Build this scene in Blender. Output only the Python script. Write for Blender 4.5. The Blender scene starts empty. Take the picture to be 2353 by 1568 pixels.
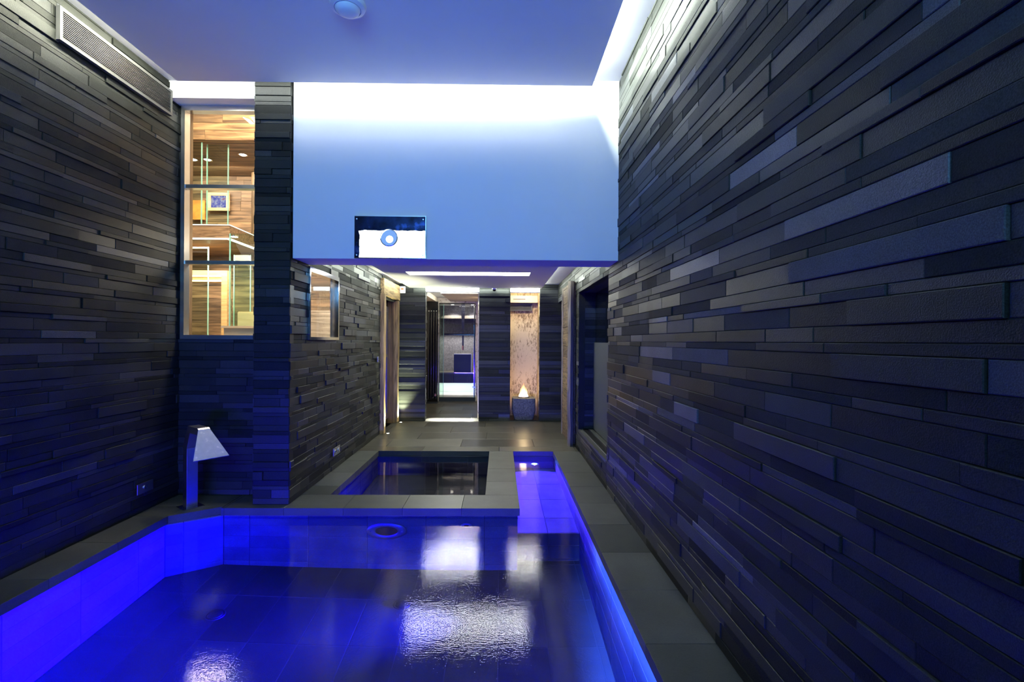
import bpy, bmesh, math, random
from mathutils import Vector, Matrix
PI = math.pi
scene = bpy.context.scene
COL = scene.collection

# ------------------------------------------------------------------ materials
def new_mat(name):
    m = bpy.data.materials.new(name); m.use_nodes = True
    nt = m.node_tree; nt.nodes.clear()
    out = nt.nodes.new('ShaderNodeOutputMaterial')
    return m, nt, out
def N(nt, kind, **kw):
    n = nt.nodes.new(kind)
    for k, v in kw.items():
        if k in n.inputs.keys(): n.inputs[k].default_value = v
        else: setattr(n, k, v)
    return n
def L(nt, a, ao, b, bi): nt.links.new(a.outputs[ao], b.inputs[bi])
def ramp(nt, stops, interp='LINEAR'):
    r = nt.nodes.new('ShaderNodeValToRGB'); cr = r.color_ramp; cr.interpolation = interp
    while len(cr.elements) < len(stops): cr.elements.new(0.5)
    for e, (p, c) in zip(cr.elements, stops):
        e.position = p; e.color = (c[0], c[1], c[2], 1)
    return r

def plain(name, col, rough=.5, metal=0., spec=.5, noise=0., nscale=8., bump=0., bscale=60.):
    m, nt, out = new_mat(name)
    b = N(nt, 'ShaderNodeBsdfPrincipled', Roughness=rough, Metallic=metal)
    b.inputs['Specular IOR Level'].default_value = spec
    b.inputs['Base Color'].default_value = (*col, 1)
    tc = N(nt, 'ShaderNodeTexCoord')
    n = N(nt, 'ShaderNodeTexNoise', Scale=nscale, Detail=4.)
    L(nt, tc, 'Object', n, 'Vector')
    lo = [max(0, c*(1-noise)) for c in col]; hi = [min(1, c*(1+noise)) for c in col]
    r = ramp(nt, [(.3, lo), (.7, hi)])
    L(nt, n, 'Fac', r, 'Fac'); L(nt, r, 'Color', b, 'Base Color')
    if bump:
        n2 = N(nt, 'ShaderNodeTexNoise', Scale=bscale, Detail=3.)
        L(nt, tc, 'Object', n2, 'Vector')
        bp = N(nt, 'ShaderNodeBump', Strength=bump, Distance=.01)
        L(nt, n2, 'Fac', bp, 'Height'); L(nt, bp, 'Normal', b, 'Normal')
    L(nt, b, 'BSDF', out, 'Surface')
    return m

def slate(name, stops, rough=(.5, .75), grain=220., bump=.35, fleck=.35, scale=1.0, spec=(.5, .5), blotched=False):
    """split-face basalt / slate: each stone (mesh island) has its own tone and sheen, fine grain on top"""
    m, nt, out = new_mat(name)
    b = N(nt, 'ShaderNodeBsdfPrincipled')
    geo = N(nt, 'ShaderNodeNewGeometry'); tc = N(nt, 'ShaderNodeTexCoord')
    r = ramp(nt, stops); L(nt, geo, 'Random Per Island', r, 'Fac')
    g = N(nt, 'ShaderNodeTexNoise', Scale=grain, Detail=2.); L(nt, tc, 'Object', g, 'Vector')
    gm = N(nt, 'ShaderNodeMapRange'); gm.inputs['From Min'].default_value = .3; gm.inputs['From Max'].default_value = .7
    gm.inputs['To Min'].default_value = 1-fleck; gm.inputs['To Max'].default_value = 1+fleck
    L(nt, g, 'Fac', gm, 'Value')
    g2 = N(nt, 'ShaderNodeTexNoise', Scale=3.5*scale, Detail=5.); L(nt, tc, 'Object', g2, 'Vector')
    gm2 = N(nt, 'ShaderNodeMapRange'); gm2.inputs['From Min'].default_value = .3; gm2.inputs['From Max'].default_value = .7
    gm2.inputs['To Min'].default_value = .78; gm2.inputs['To Max'].default_value = 1.22
    L(nt, g2, 'Fac', gm2, 'Value')
    mu = N(nt, 'ShaderNodeMath', operation='MULTIPLY'); L(nt, gm, 0, mu, 0); L(nt, gm2, 0, mu, 1)
    mx = N(nt, 'ShaderNodeVectorMath', operation='SCALE'); L(nt, r, 'Color', mx, 0); L(nt, mu, 0, mx, 'Scale')
    if blotched:      # a column of darker blotches low on the wall
        sp = N(nt, 'ShaderNodeSeparateXYZ'); L(nt, tc, 'Object', sp, 0)
        def band(o_, c_, w_):
            a_ = N(nt, 'ShaderNodeMath', operation='SUBTRACT'); L(nt, sp, o_, a_, 0); a_.inputs[1].default_value = c_
            d_ = N(nt, 'ShaderNodeMath', operation='ABSOLUTE'); L(nt, a_, 0, d_, 0)
            e_ = N(nt, 'ShaderNodeMapRange'); e_.inputs['From Min'].default_value = w_; e_.inputs['From Max'].default_value = w_*.45; L(nt, d_, 0, e_, 'Value'); return e_
        by, bz = band('Y', -.26, .15), band('Z', 1.85, .42)
        bb = N(nt, 'ShaderNodeMath', operation='MULTIPLY'); L(nt, by, 0, bb, 0); L(nt, bz, 0, bb, 1)
        n3 = N(nt, 'ShaderNodeTexNoise', Scale=9., Detail=2.); L(nt, tc, 'Object', n3, 'Vector')
        cc = N(nt, 'ShaderNodeMath', operation='MULTIPLY'); L(nt, bb, 0, cc, 0); L(nt, n3, 'Fac', cc, 1)
        dd = N(nt, 'ShaderNodeMapRange'); dd.inputs['From Min'].default_value = .44; dd.inputs['From Max'].default_value = .5; dd.inputs['To Min'].default_value = 1.; dd.inputs['To Max'].default_value = .45
        L(nt, cc, 0, dd, 'Value'); mx0 = mx
        mx = N(nt, 'ShaderNodeVectorMath', operation='SCALE'); L(nt, mx0, 0, mx, 0); L(nt, dd, 0, mx, 'Scale')
    L(nt, mx, 0, b, 'Base Color')
    fr = N(nt, 'ShaderNodeMath', operation='FRACT'); m2 = N(nt, 'ShaderNodeMath', operation='MULTIPLY'); m2.inputs[1].default_value = 7.31
    L(nt, geo, 'Random Per Island', m2, 0); L(nt, m2, 0, fr, 0)
    rr = N(nt, 'ShaderNodeMapRange'); rr.inputs['To Min'].default_value = rough[0]; rr.inputs['To Max'].default_value = rough[1]
    L(nt, fr, 0, rr, 'Value'); L(nt, rr, 0, b, 'Roughness')
    ss = N(nt, 'ShaderNodeMapRange'); ss.inputs['To Min'].default_value = spec[0]; ss.inputs['To Max'].default_value = spec[1]
    L(nt, geo, 'Random Per Island', ss, 'Value'); L(nt, ss, 0, b, 'Specular IOR Level')
    bp = N(nt, 'ShaderNodeBump', Strength=bump, Distance=.004); L(nt, g, 'Fac', bp, 'Height'); L(nt, bp, 'Normal', b, 'Normal')
    L(nt, b, 'BSDF', out, 'Surface')
    return m

def wood(name, dark, light, axis='X', freq=1., rough=.6, knots=.5):
    m, nt, out = new_mat(name)
    b = N(nt, 'ShaderNodeBsdfPrincipled', Roughness=rough)
    tc = N(nt, 'ShaderNodeTexCoord'); mp = N(nt, 'ShaderNodeMapping')
    sc = {'X': (1.2, 14, 14), 'Y': (14, 1.2, 14), 'Z': (14, 14, 1.2)}[axis]
    mp.inputs['Scale'].default_value = [s*freq for s in sc]
    L(nt, tc, 'Object', mp, 'Vector')
    geo = N(nt, 'ShaderNodeNewGeometry')
    off = N(nt, 'ShaderNodeVectorMath', operation='ADD'); L(nt, mp, 0, off, 0)
    k = N(nt, 'ShaderNodeMath', operation='MULTIPLY'); k.inputs[1].default_value = 37.; L(nt, geo, 'Random Per Island', k, 0)
    L(nt, k, 0, off, 1)
    n = N(nt, 'ShaderNodeTexNoise', Scale=2., Detail=6., Distortion=knots); L(nt, off, 0, n, 'Vector')
    mid = [(a+c)/2 for a, c in zip(dark, light)]
    r = ramp(nt, [(.32, dark), (.5, mid), (.68, light)])
    L(nt, n, 'Fac', r, 'Fac')
    v = N(nt, 'ShaderNodeMapRange'); v.inputs['To Min'].default_value = .6; v.inputs['To Max'].default_value = 1.3
    L(nt, geo, 'Random Per Island', v, 'Value')
    mx = N(nt, 'ShaderNodeVectorMath', operation='SCALE'); L(nt, r, 'Color', mx, 0); L(nt, v, 0, mx, 'Scale')
    L(nt, mx, 0, b, 'Base Color')
    bp = N(nt, 'ShaderNodeBump', Strength=.3, Distance=.01); L(nt, n, 'Fac', bp, 'Height'); L(nt, bp, 'Normal', b, 'Normal')
    L(nt, b, 'BSDF', out, 'Surface')
    return m

def emit(name, col, power):
    m, nt, out = new_mat(name)
    e = N(nt, 'ShaderNodeEmission', Strength=power); e.inputs['Color'].default_value = (*col, 1)
    L(nt, e, 0, out, 'Surface'); return m

def glass(name, tint=(1, 1, 1), rough=0.0, refl=1.5):
    """thin architectural pane: Fresnel mix of clear and mirror"""
    m, nt, out = new_mat(name)
    fr = N(nt, 'ShaderNodeFresnel', IOR=refl)
    t = N(nt, 'ShaderNodeBsdfTransparent'); t.inputs['Color'].default_value = (*tint, 1)
    g = N(nt, 'ShaderNodeBsdfGlossy', Roughness=rough)
    geo = N(nt, 'ShaderNodeNewGeometry'); k = N(nt, 'ShaderNodeMath', operation='SUBTRACT'); k.inputs[0].default_value = 1.; L(nt, geo, 'Backfacing', k, 1)
    ff = N(nt, 'ShaderNodeMath', operation='MULTIPLY'); L(nt, fr, 0, ff, 0); L(nt, k, 0, ff, 1)
    mx = N(nt, 'ShaderNodeMixShader'); L(nt, ff, 0, mx, 0); L(nt, t, 0, mx, 1); L(nt, g, 0, mx, 2)
    L(nt, mx, 0, out, 'Surface'); return m

def water(name, calm=False):
    """real water surface: refraction below, mirror-like ripple-blurred reflection on top"""
    m, nt, out = new_mat(name)
    tc = N(nt, 'ShaderNodeTexCoord')
    fr = N(nt, 'ShaderNodeFresnel', IOR=1.333)
    rf = N(nt, 'ShaderNodeBsdfRefraction', IOR=1.333, Roughness=.02 if calm else .03)
    rf.inputs['Color'].default_value = (.93, .96, 1, 1)
    gl = N(nt, 'ShaderNodeBsdfGlossy', Roughness=.1); gl.distribution = 'BECKMANN'
    mp = N(nt, 'ShaderNodeMapping'); mp.inputs['Scale'].default_value = (1.0, 1.6, 1)
    L(nt, tc, 'Object', mp, 'Vector')
    n = N(nt, 'ShaderNodeTexNoise', Scale=60. if not calm else 6., Detail=2., Roughness=.6); L(nt, mp, 0, n, 'Vector')
    big = N(nt, 'ShaderNodeTexNoise', Scale=.9, Detail=2.); L(nt, tc, 'Object', big, 'Vector')
    rg = N(nt, 'ShaderNodeMapRange'); rg.inputs['From Min'].default_value = .35; rg.inputs['From Max'].default_value = .65
    rg.inputs['To Min'].default_value = .035 if calm else .04; rg.inputs['To Max'].default_value = .05 if calm else .08
    L(nt, big, 'Fac', rg, 'Value'); L(nt, rg, 0, gl, 'Roughness')
    n0 = n; nb = N(nt, 'ShaderNodeTexNoise', Scale=9., Detail=2.); L(nt, mp, 0, nb, 'Vector')
    n = N(nt, 'ShaderNodeMath', operation='MULTIPLY_ADD'); L(nt, nb, 'Fac', n, 0); n.inputs[1].default_value = 1.; L(nt, n0, 'Fac', n, 2)
    bp = N(nt, 'ShaderNodeBump', Strength=.04 if calm else .105, Distance=.004); L(nt, n, 0, bp, 'Height')
    L(nt, bp, 'Normal', gl, 'Normal')
    mx = N(nt, 'ShaderNodeMixShader'); L(nt, fr, 0, mx, 0); L(nt, rf, 0, mx, 1); L(nt, gl, 0, mx, 2)
    L(nt, mx, 0, out, 'Surface'); return m

M = {}
STOPS = [(0, (.0105, .012, .0105)), (.3, (.0155, .0175, .015)), (.75, (.022, .0245, .0205)), (.88, (.029, .032, .03)), (.95, (.05, .054, .056)), (1, (.085, .09, .1))]
STOPS_EVEN = [(0, (.014, .0155, .0135)), (.4, (.0175, .0195, .0168)), (.8, (.0225, .025, .021)), (.95, (.032, .035, .034)), (1, (.05, .054, .057))]
M['stone'] = slate('split_basalt', STOPS_EVEN, (.38, .8), 260., .32, .42, 1., (.12, .4))
M['stone_right'] = slate('split_basalt_blotched', STOPS, (.38, .8), 260., .32, .42, 1., (.12, .4), True)
M['deck'] = slate('deck_slate', [(0, (.046, .05, .043)), (.5, (.06, .064, .054)), (1, (.078, .08, .069))], (.4, .55), 120., .12, .12)
M['floor'] = slate('floor_slate', [(0, (.045, .042, .033)), (.5, (.063, .059, .046)), (1, (.084, .079, .062))], (.28, .42), 90., .08, .15)
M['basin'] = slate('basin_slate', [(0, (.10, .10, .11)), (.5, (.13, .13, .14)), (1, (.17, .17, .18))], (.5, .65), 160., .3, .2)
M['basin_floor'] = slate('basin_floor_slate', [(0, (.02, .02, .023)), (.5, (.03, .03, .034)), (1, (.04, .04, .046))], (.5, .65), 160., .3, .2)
M['grout'] = plain('grout', (.07, .07, .072), .9)
M['core'] = plain('dark_backing', (.02, .022, .02), .9)
M['plaster'] = plain('white_plaster', (.8, .8, .79), .75, noise=.015, nscale=3, bump=.03, bscale=200)
M['warm_plaster'] = plain('warm_plaster', (.62, .52, .42), .8, noise=.04)
M['steel'] = plain('brushed_steel', (.62, .64, .66), .28, 1., noise=.06, nscale=12)
M['polished'] = plain('polished_steel', (.8, .82, .84), .1, 1., noise=.03, nscale=6)
M['bronze'] = plain('steel_grille', (.09, .09, .085), .5, .5, noise=.06)
M['grille_frame'] = plain('grille_frame', (.1, .1, .095), .5, .2, noise=.06)
M['black'] = plain('matt_black', (.012, .012, .014), .45, noise=.2)
M['glossblack'] = plain('gloss_black', (.01, .01, .012), .12, noise=.2)
M['white'] = plain('white_plastic', (.78, .78, .78), .4, noise=.02)
M['orange'] = plain('orange_plastic', (.75, .2, .08), .4, noise=.05)
M['copper'] = plain('copper', (.75, .33, .17), .3, 1., noise=.1)
M['granite'] = plain('rough_granite', (.09, .096, .112), .85, noise=.5, nscale=40, bump=1., bscale=45)
M['grey_stone'] = plain('grey_granite_wall', (.1, .1, .105), .8, noise=.35, nscale=30, bump=.3, bscale=150)
M['wood_old'] = wood('weathered_beam', (.12, .075, .03), (.5, .34, .15), 'Z', 1., .7, .8)
M['wood_lintel'] = wood('weathered_lintel', (.16, .1, .04), (.55, .38, .17), 'Y', 1., .7, .8)
M['wood_jamb'] = wood('brown_jamb', (.06, .035, .015), (.2, .12, .05), 'Z', 1., .6)
M['wood_plank'] = wood('barn_planks', (.03, .018, .008), (.2, .13, .065), 'Y', 1.4, .75, 1.2)
M['wood_log'] = wood('grey_log', (.06, .05, .04), (.24, .2, .155), 'Z', 1., .75)
M['wood_lobby'] = wood('reclaimed_planks', (.05, .03, .016), (.26, .16, .085), 'X', .8, .55)
M['wood_ceiling'] = wood('ceiling_planks', (.07, .035, .015), (.4, .25, .12), 'X', .7, .5, .9)
M['wood_fascia'] = wood('fascia_oak', (.1, .06, .035), (.4, .26, .15), 'X', 1.1, .45, 1.6)
M['wood_light'] = wood('light_oak', (.6, .4, .2), (.8, .6, .36), 'X', .5, .45, .3)
M['wood_orange'] = wood('orange_frame_wood', (.42, .25, .1), (.68, .44, .2), 'X', 1., .5)
M['wood_grey'] = wood('grey_screen_planks', (.16, .13, .1), (.5, .42, .34), 'X', .8, .6, 1.2)
M['canvas'] = plain('orange_canvas', (.8, .3, .06), .6, noise=.5, nscale=5)
M['glass'] = glass('clear_glass')
M['glass_green'] = glass('green_edge_glass', (.86, .95, .9))
M['glass_edge'] = plain('glass_edge', (.25, .5, .42), .2, noise=.1)
M['night'] = plain('night_glass', (.006, .008, .012), .03, 0., 1.0, noise=.1)
M['frost'] = plain('frosted_film', (.055, .066, .062), .55, noise=.03)
M['led'] = emit('led_white', (.98, 1, .93), 6.); M['slot'] = emit('slot_white', (.96, 1, .9), 34.)
M['thin_led'] = emit('thin_led', (1, .95, .8), 2.2)
M['band'] = emit('band_white', (.98, 1, .9), 40.)
M['warm_led'] = emit('led_warm', (1, .82, .5), 7.)
M['spot'] = emit('spot_face', (1, .95, .85), 14.)
M['uplight'] = emit('uplight_face', (1, .97, .72), 30.)
M['pool_lamp'] = emit('pool_lamp', (.15, .6, 1), 40.)
M['water'] = water('pool_water'); M['calm'] = water('tub_water', True)

def hide_mat():
    m, nt, out = new_mat('patterned_plaster')
    b = N(nt, 'ShaderNodeBsdfPrincipled', Roughness=.75); tc = N(nt, 'ShaderNodeTexCoord')
    mp = N(nt, 'ShaderNodeMapping'); mp.inputs['Scale'].default_value = (14, 14, 5.5); L(nt, tc, 'Object', mp, 'Vector')
    n = N(nt, 'ShaderNodeTexNoise', Scale=2.2, Detail=9., Roughness=.8, Distortion=.35); L(nt, mp, 0, n, 'Vector')
    big = N(nt, 'ShaderNodeTexNoise', Scale=1.6, Detail=2.); L(nt, tc, 'Object', big, 'Vector')
    ad = N(nt, 'ShaderNodeMath', operation='MULTIPLY_ADD'); L(nt, big, 'Fac', ad, 0); ad.inputs[1].default_value = .55; L(nt, n, 'Fac', ad, 2)
    r = ramp(nt, [(.0, (.62, .48, .29)), (.765, (.60, .46, .28)), (.85, (.22, .14, .075)), (1., (.1, .065, .04))])
    L(nt, ad, 0, r, 'Fac'); L(nt, r, 'Color', b, 'Base Color'); L(nt, b, 0, out, 'Surface'); return m
M['hide'] = hide_mat()
def stained():
    m, nt, out = new_mat('stained_stone')
    b = N(nt, 'ShaderNodeBsdfPrincipled', Roughness=.7); tc = N(nt, 'ShaderNodeTexCoord')
    n = N(nt, 'ShaderNodeTexNoise', Scale=14., Detail=6., Roughness=.7); L(nt, tc, 'Object', n, 'Vector')
    r = ramp(nt, [(.36, (.2, .12, .06)), (.45, (.62, .52, .38)), (.7, (.72, .64, .5))])
    L(nt, n, 'Fac', r, 'Fac'); L(nt, r, 'Color', b, 'Base Color'); L(nt, b, 0, out, 'Surface'); return m
M['stained'] = stained()
def flame_mat():
    m, nt, out = new_mat('flame')
    tc = N(nt, 'ShaderNodeTexCoord'); sp = N(nt, 'ShaderNodeSeparateXYZ'); L(nt, tc, 'Generated', sp, 0)
    r = ramp(nt, [(0, (.6, .5, .8)), (.1, (1, .88, .6)), (.5, (1, .75, .35)), (1, (1, .42, .12))])
    L(nt, sp, 'Z', r, 'Fac')
    e = N(nt, 'ShaderNodeEmission', Strength=5.); L(nt, r, 'Color', e, 'Color')
    t = N(nt, 'ShaderNodeBsdfTransparent')
    f = ramp(nt, [(0, (.2,)*3), (.2, (.3,)*3), (.5, (.15,)*3), (.8, (.05,)*3), (1, (.005,)*3)]); L(nt, sp, 'Z', f, 'Fac')
    mx = N(nt, 'ShaderNodeMixShader'); L(nt, f, 'Color', mx, 0); L(nt, t, 0, mx, 1); L(nt, e, 0, mx, 2)
    L(nt, mx, 0, out, 'Surface'); return m
M['flame'] = flame_mat()
def spout_mat():
    m, nt, out = new_mat('water_marked_steel')
    b = N(nt, 'ShaderNodeBsdfPrincipled', Roughness=.4, Metallic=.85); tc = N(nt, 'ShaderNodeTexCoord')
    n = N(nt, 'ShaderNodeTexNoise', Scale=28., Detail=5.); L(nt, tc, 'Object', n, 'Vector')
    r = ramp(nt, [(.4, (.55, .58, .6)), (.62, (.62, .65, .66)), (.72, (.85, .85, .8))]); L(nt, n, 'Fac', r, 'Fac'); L(nt, r, 'Color', b, 'Base Color')
    r2 = ramp(nt, [(.4, (.42,)*3), (.75, (.7,)*3)]); L(nt, n, 'Fac', r2, 'Fac'); L(nt, r2, 'Color', b, 'Roughness')
    L(nt, b, 0, out, 'Surface'); return m
M['spout'] = spout_mat()
def picture_mat():
    m, nt, out = new_mat('bright_picture')
    tc = N(nt, 'ShaderNodeTexCoord'); n = N(nt, 'ShaderNodeTexNoise', Scale=14., Detail=3., Roughness=.7); L(nt, tc, 'Object', n, 'Vector')
    r = ramp(nt, [(.3, (.06, .1, .6)), (.45, (.35, .3, .8)), (.55, (.8, .75, .95)), (.62, (.55, .15, .35)), (.75, (.9, .6, .65))])
    L(nt, n, 'Fac', r, 'Fac'); e = N(nt, 'ShaderNodeEmission', Strength=.9); L(nt, r, 'Color', e, 'Color'); L(nt, e, 0, out, 'Surface'); return m
M['picture'] = picture_mat()

# ------------------------------------------------------------------ mesh builder
class MB:
    def __init__(s): s.v = []; s.f = []
    def add(s, vs, fs):
        o = len(s.v); s.v += [tuple(v) for v in vs]; s.f += [tuple(i+o for i in f) for f in fs]; return s
    def box(s, x0, x1, y0, y1, z0, z1):
        return s.add([(x0,y0,z0),(x1,y0,z0),(x1,y1,z0),(x0,y1,z0),(x0,y0,z1),(x1,y0,z1),(x1,y1,z1),(x0,y1,z1)],
              [(3,2,1,0),(4,5,6,7),(0,1,5,4),(1,2,6,5),(2,3,7,6),(3,0,4,7)])
    def quad(s, a, b, c, d): return s.add([a,b,c,d], [(0,1,2,3)])
    def prism(s, poly, z0, z1):
        n = len(poly)
        return s.add([(x,y,z0) for x,y in poly]+[(x,y,z1) for x,y in poly],
              [tuple(range(n-1,-1,-1)), tuple(range(n,2*n))]+[(i,(i+1)%n,n+(i+1)%n,n+i) for i in range(n)])
    def brick(s, O, U, V, Nn, u0, u1, v0, v1, d, ch=.0025):
        """stone with bevelled front face; back lies on the plane O+uU+vV, front stands d proud"""
        c = min(ch, (u1-u0)*.3, (v1-v0)*.3)
        P = lambda u, v, n: O+U*u+V*v+Nn*n
        vs = [P(u0,v0,0),P(u1,v0,0),P(u1,v1,0),P(u0,v1,0)]
        vs += [P(u0,v0,d-c),P(u1,v0,d-c),P(u1,v1,d-c),P(u0,v1,d-c)]
        vs += [P(u0+c,v0+c,d),P(u1-c,v0+c,d),P(u1-c,v1-c,d),P(u0+c,v1-c,d)]
        fs = [(8,9,10,11)]
        for i in range(4):
            j = (i+1)%4; fs += [(i,j,j+4,i+4),(i+4,j+4,j+8,i+8)]
        if U.cross(V).dot(Nn) < 0: fs = [f[::-1] for f in fs]
        return s.add(vs, fs)
    def lathe(s, c, prof, axis='Z', n=32, sx=1., sy=1.):
        """prof: list of (r, h) along the axis, closed ends where r=0"""
        A = {'Z': (Vector((1,0,0)), Vector((0,1,0)), Vector((0,0,1))), 'Y': (Vector((1,0,0)), Vector((0,0,1)), Vector((0,-1,0))),
             'X': (Vector((0,1,0)), Vector((0,0,1)), Vector((1,0,0)))}[axis]
        c = Vector(c); rings = []; vs = []; fs = []
        for r, h in prof:
            if r < 1e-6: rings.append([len(vs)]); vs.append(c+A[2]*h)
            else:
                rings.append(list(range(len(vs), len(vs)+n)))
                vs += [c+A[0]*(r*sx*math.cos(2*PI*i/n))+A[1]*(r*sy*math.sin(2*PI*i/n))+A[2]*h for i in range(n)]
        for a, b in zip(rings, rings[1:]):
            for i in range(n):
                j = (i+1)%n
                if len(a) == 1 and len(b) == 1: continue
                if len(a) == 1: fs.append((a[0], b[j], b[i]))
                elif len(b) == 1: fs.append((a[i], a[j], b[0]))
                else: fs.append((a[i], a[j], b[j], b[i]))
        return s.add(vs, fs)
    def cyl(s, c, r, h, axis='Z', n=24): return s.lathe(c, [(0,0),(r,0),(r,h),(0,h)], axis, n)
    def sweep(s, stations):
        """stations: list of closed rings (same count); loft + caps"""
        n = len(stations[0]); vs = [p for st in stations for p in st]; fs = []
        for k in range(len(stations)-1):
            for i in range(n):
                j = (i+1)%n; fs.append((k*n+i, k*n+j, (k+1)*n+j, (k+1)*n+i))
        fs.append(tuple(range(n-1,-1,-1))); e = (len(stations)-1)*n; fs.append(tuple(range(e, e+n)))
        return s.add(vs, fs)
    def build(s, name, mat, parent=None, smooth=False, bevel=0.):
        me = bpy.data.meshes.new(name); 
        if parent is not None: base = world_loc(parent)
        else:
            xs = [v[0] for v in s.v]; ys = [v[1] for v in s.v]; zs = [v[2] for v in s.v]
            base = Vector(((min(xs)+max(xs))/2, (min(ys)+max(ys))/2, min(zs)))
        me.from_pydata([tuple(Vector(v)-base) for v in s.v], [], s.f); me.update()
        bm = bmesh.new(); bm.from_mesh(me); bmesh.ops.recalc_face_normals(bm, faces=bm.faces) if len(bm.faces) > 1 else None
        bm.to_mesh(me); bm.free()
        me.materials.append(M[mat])
        if smooth:
            for p in me.polygons: p.use_smooth = True
        o = bpy.data.objects.new(name, me); COL.objects.link(o)
        if parent is not None: o.parent = parent
        else: o.location = base
        if smooth:
            try: me.set_sharp_from_angle(angle=math.radians(40))
            except Exception: pass
        if bevel:
            bv = o.modifiers.new('bevel', 'BEVEL'); bv.width = bevel; bv.segments = 2; bv.limit_method = 'ANGLE'
        return o
def world_loc(o):
    p = Vector((0,0,0))
    while o is not None: p += o.location; o = o.parent
    return p
def tag(o, label=None, cat=None, group=None, kind=None):
    if label: o['label'] = label
    if cat: o['category'] = cat
    if group: o['group'] = group
    if kind: o['kind'] = kind
    return o
def empty(name, loc, label, cat, group=None, kind=None):
    o = bpy.data.objects.new(name, None); o.empty_display_size = .1; COL.objects.link(o); o.location = loc
    return tag(o, label, cat, group, kind)
def struct(o, label, cat): return tag(o, label, cat, kind='structure')
def B(*a): return MB().box(*a)

# ------------------------------------------------------------------ stacked stone walls
CH = [.0545, .078, .034]            # three course heights, repeating upwards from eye level
def courses(z0, z1):
    zs = [1.5]; i = 0
    while zs[-1] < z1: zs.append(zs[-1]+CH[i%3]); i += 1
    dn = [1.5]; i = 0
    while dn[-1] > z0: dn.append(dn[-1]-CH[::-1][i%3]); i += 1
    al = sorted(set(dn[1:]+zs))
    return [(max(a,z0), min(b,z1)) for a, b in zip(al, al[1:]) if b > z0+.004 and a < z1-.004]
def rect_sub(r, holes):
    out = [r]
    for h in holes:
        nx = []
        for (a,b,c,d) in out:
            if h[0] >= c or h[2] <= a or h[1] >= d or h[3] <= b: nx.append((a,b,c,d)); continue
            if a < h[0]: nx.append((a,b,h[0],d))
            if h[2] < c: nx.append((h[2],b,c,d))
            x0, x1 = max(a,h[0]), min(c,h[2])
            if b < h[1]: nx.append((x0,b,x1,h[1]))
            if h[3] < d: nx.append((x0,h[3],x1,d))
        out = nx
    return out
def stone_wall(mb, O, U, V, Nn, ulen, z0, z1, holes=(), seed=1, lr=(.25,.8), prot=(.004,.02), thick=.08):
    rnd = random.Random(seed); O = Vector(O); U = Vector(U); V = Vector(V); Nn = Vector(Nn)
    for (a, b) in courses(z0, z1):
        u = -rnd.random()*.4
        while u < ulen:
            w = rnd.uniform(*lr); p = prot[0]+(prot[1]-prot[0])*rnd.choice([0, .05, .1, .15, .22, .3, .42, .6, 1])*rnd.uniform(.8,1.1)
            p = max(p, .003)
            g = .0012
            for (c0,d0,c1,d1) in rect_sub((max(u,0), a, min(u+w, ulen), b), holes):
                if c1-c0 > .006 and d1-d0 > .006: mb.brick(O, U, V, Nn, c0+g, c1-g, d0+g*.5, d1-g*.5, p)
            u += w
    for (c0,d0,c1,d1) in rect_sub((0, z0, ulen, z1), holes):    # solid backing
        P = lambda u, v, n: O+U*u+V*v+Nn*n
        vs = [P(c0,d0,0),P(c1,d0,0),P(c1,d1,0),P(c0,d1,0),P(c0,d0,-thick),P(c1,d0,-thick),P(c1,d1,-thick),P(c0,d1,-thick)]
        mb.add(vs, [(0,1,2,3),(7,6,5,4),(0,4,5,1),(1,5,6,2),(2,6,7,3),(3,7,4,0)])
    return mb
def tiles(mb, O, U, V, Nn, us, vs, thick, gap=.003, stagger=None):
    O = Vector(O); U = Vector(U); V = Vector(V); Nn = Vector(Nn)
    for r, (a, b) in enumerate(zip(vs, vs[1:])):
        uu = stagger(r) if stagger else us
        for c, d in zip(uu, uu[1:]):
            if d-c > .01: mb.brick(O, U, V, Nn, c+gap/2, d-gap/2, a+gap/2, b-gap/2, thick, .0015)
def seq(a, b, first, step):
    s = [a]; x = first
    while x > a+step: x -= step
    while x <= a+.02: x += step
    while x < b-.02: s.append(x); x += step
    return s+[b]
X, Y, Z = Vector((1,0,0)), Vector((0,1,0)), Vector((0,0,1))

XR, XL, XC = 1.09, -3.09, -1.915       # right wall, left wall, corridor left wall
YP, YW, YB = 4.46, 4.73, 9.1           # pillar front, window wall, corridor end wall
# right wall: recess hole and sliding-door opening (u = y+1.6)
mb = MB(); stone_wall(mb, (XR,-1.6,0), Y, Z, -X, 10.75, -.02, 3.92, [(4.88+1.6,.29,6.7+1.6,2.175),(6.98+1.6,-.1,9.1+1.6,2.22),(4.47+1.6,2.245,9.2+1.6,4.1)][:2]+[(4.85+1.6,2.56,12,4.1)], 11, (.25,.8), (.003,.013))
struct(mb.build('wall_right', 'stone_right'), 'long right wall of stacked dark split stone courses', 'wall')
mb = MB(); stone_wall(mb, (XL,-1.6,0), Y, Z, X, 6.33, -.02, 3.92, [], 23, (.3,.85), (.003,.016))
struct(mb.build('wall_left', 'stone'), 'left wall of stacked dark stone with a long vent grille near its top', 'wall')
# alcove wall under and around the tall window
mb = MB(); stone_wall(mb, (XL,YW,0), X, Z, -Y, .9, -.02, 3.9, [(.03,1.5,.9,3.76)], 31, (.25,.6), (.003,.012))
struct(mb.build('wall_alcove', 'stone'), 'low stone wall below the tall three pane window', 'wall')
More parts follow.
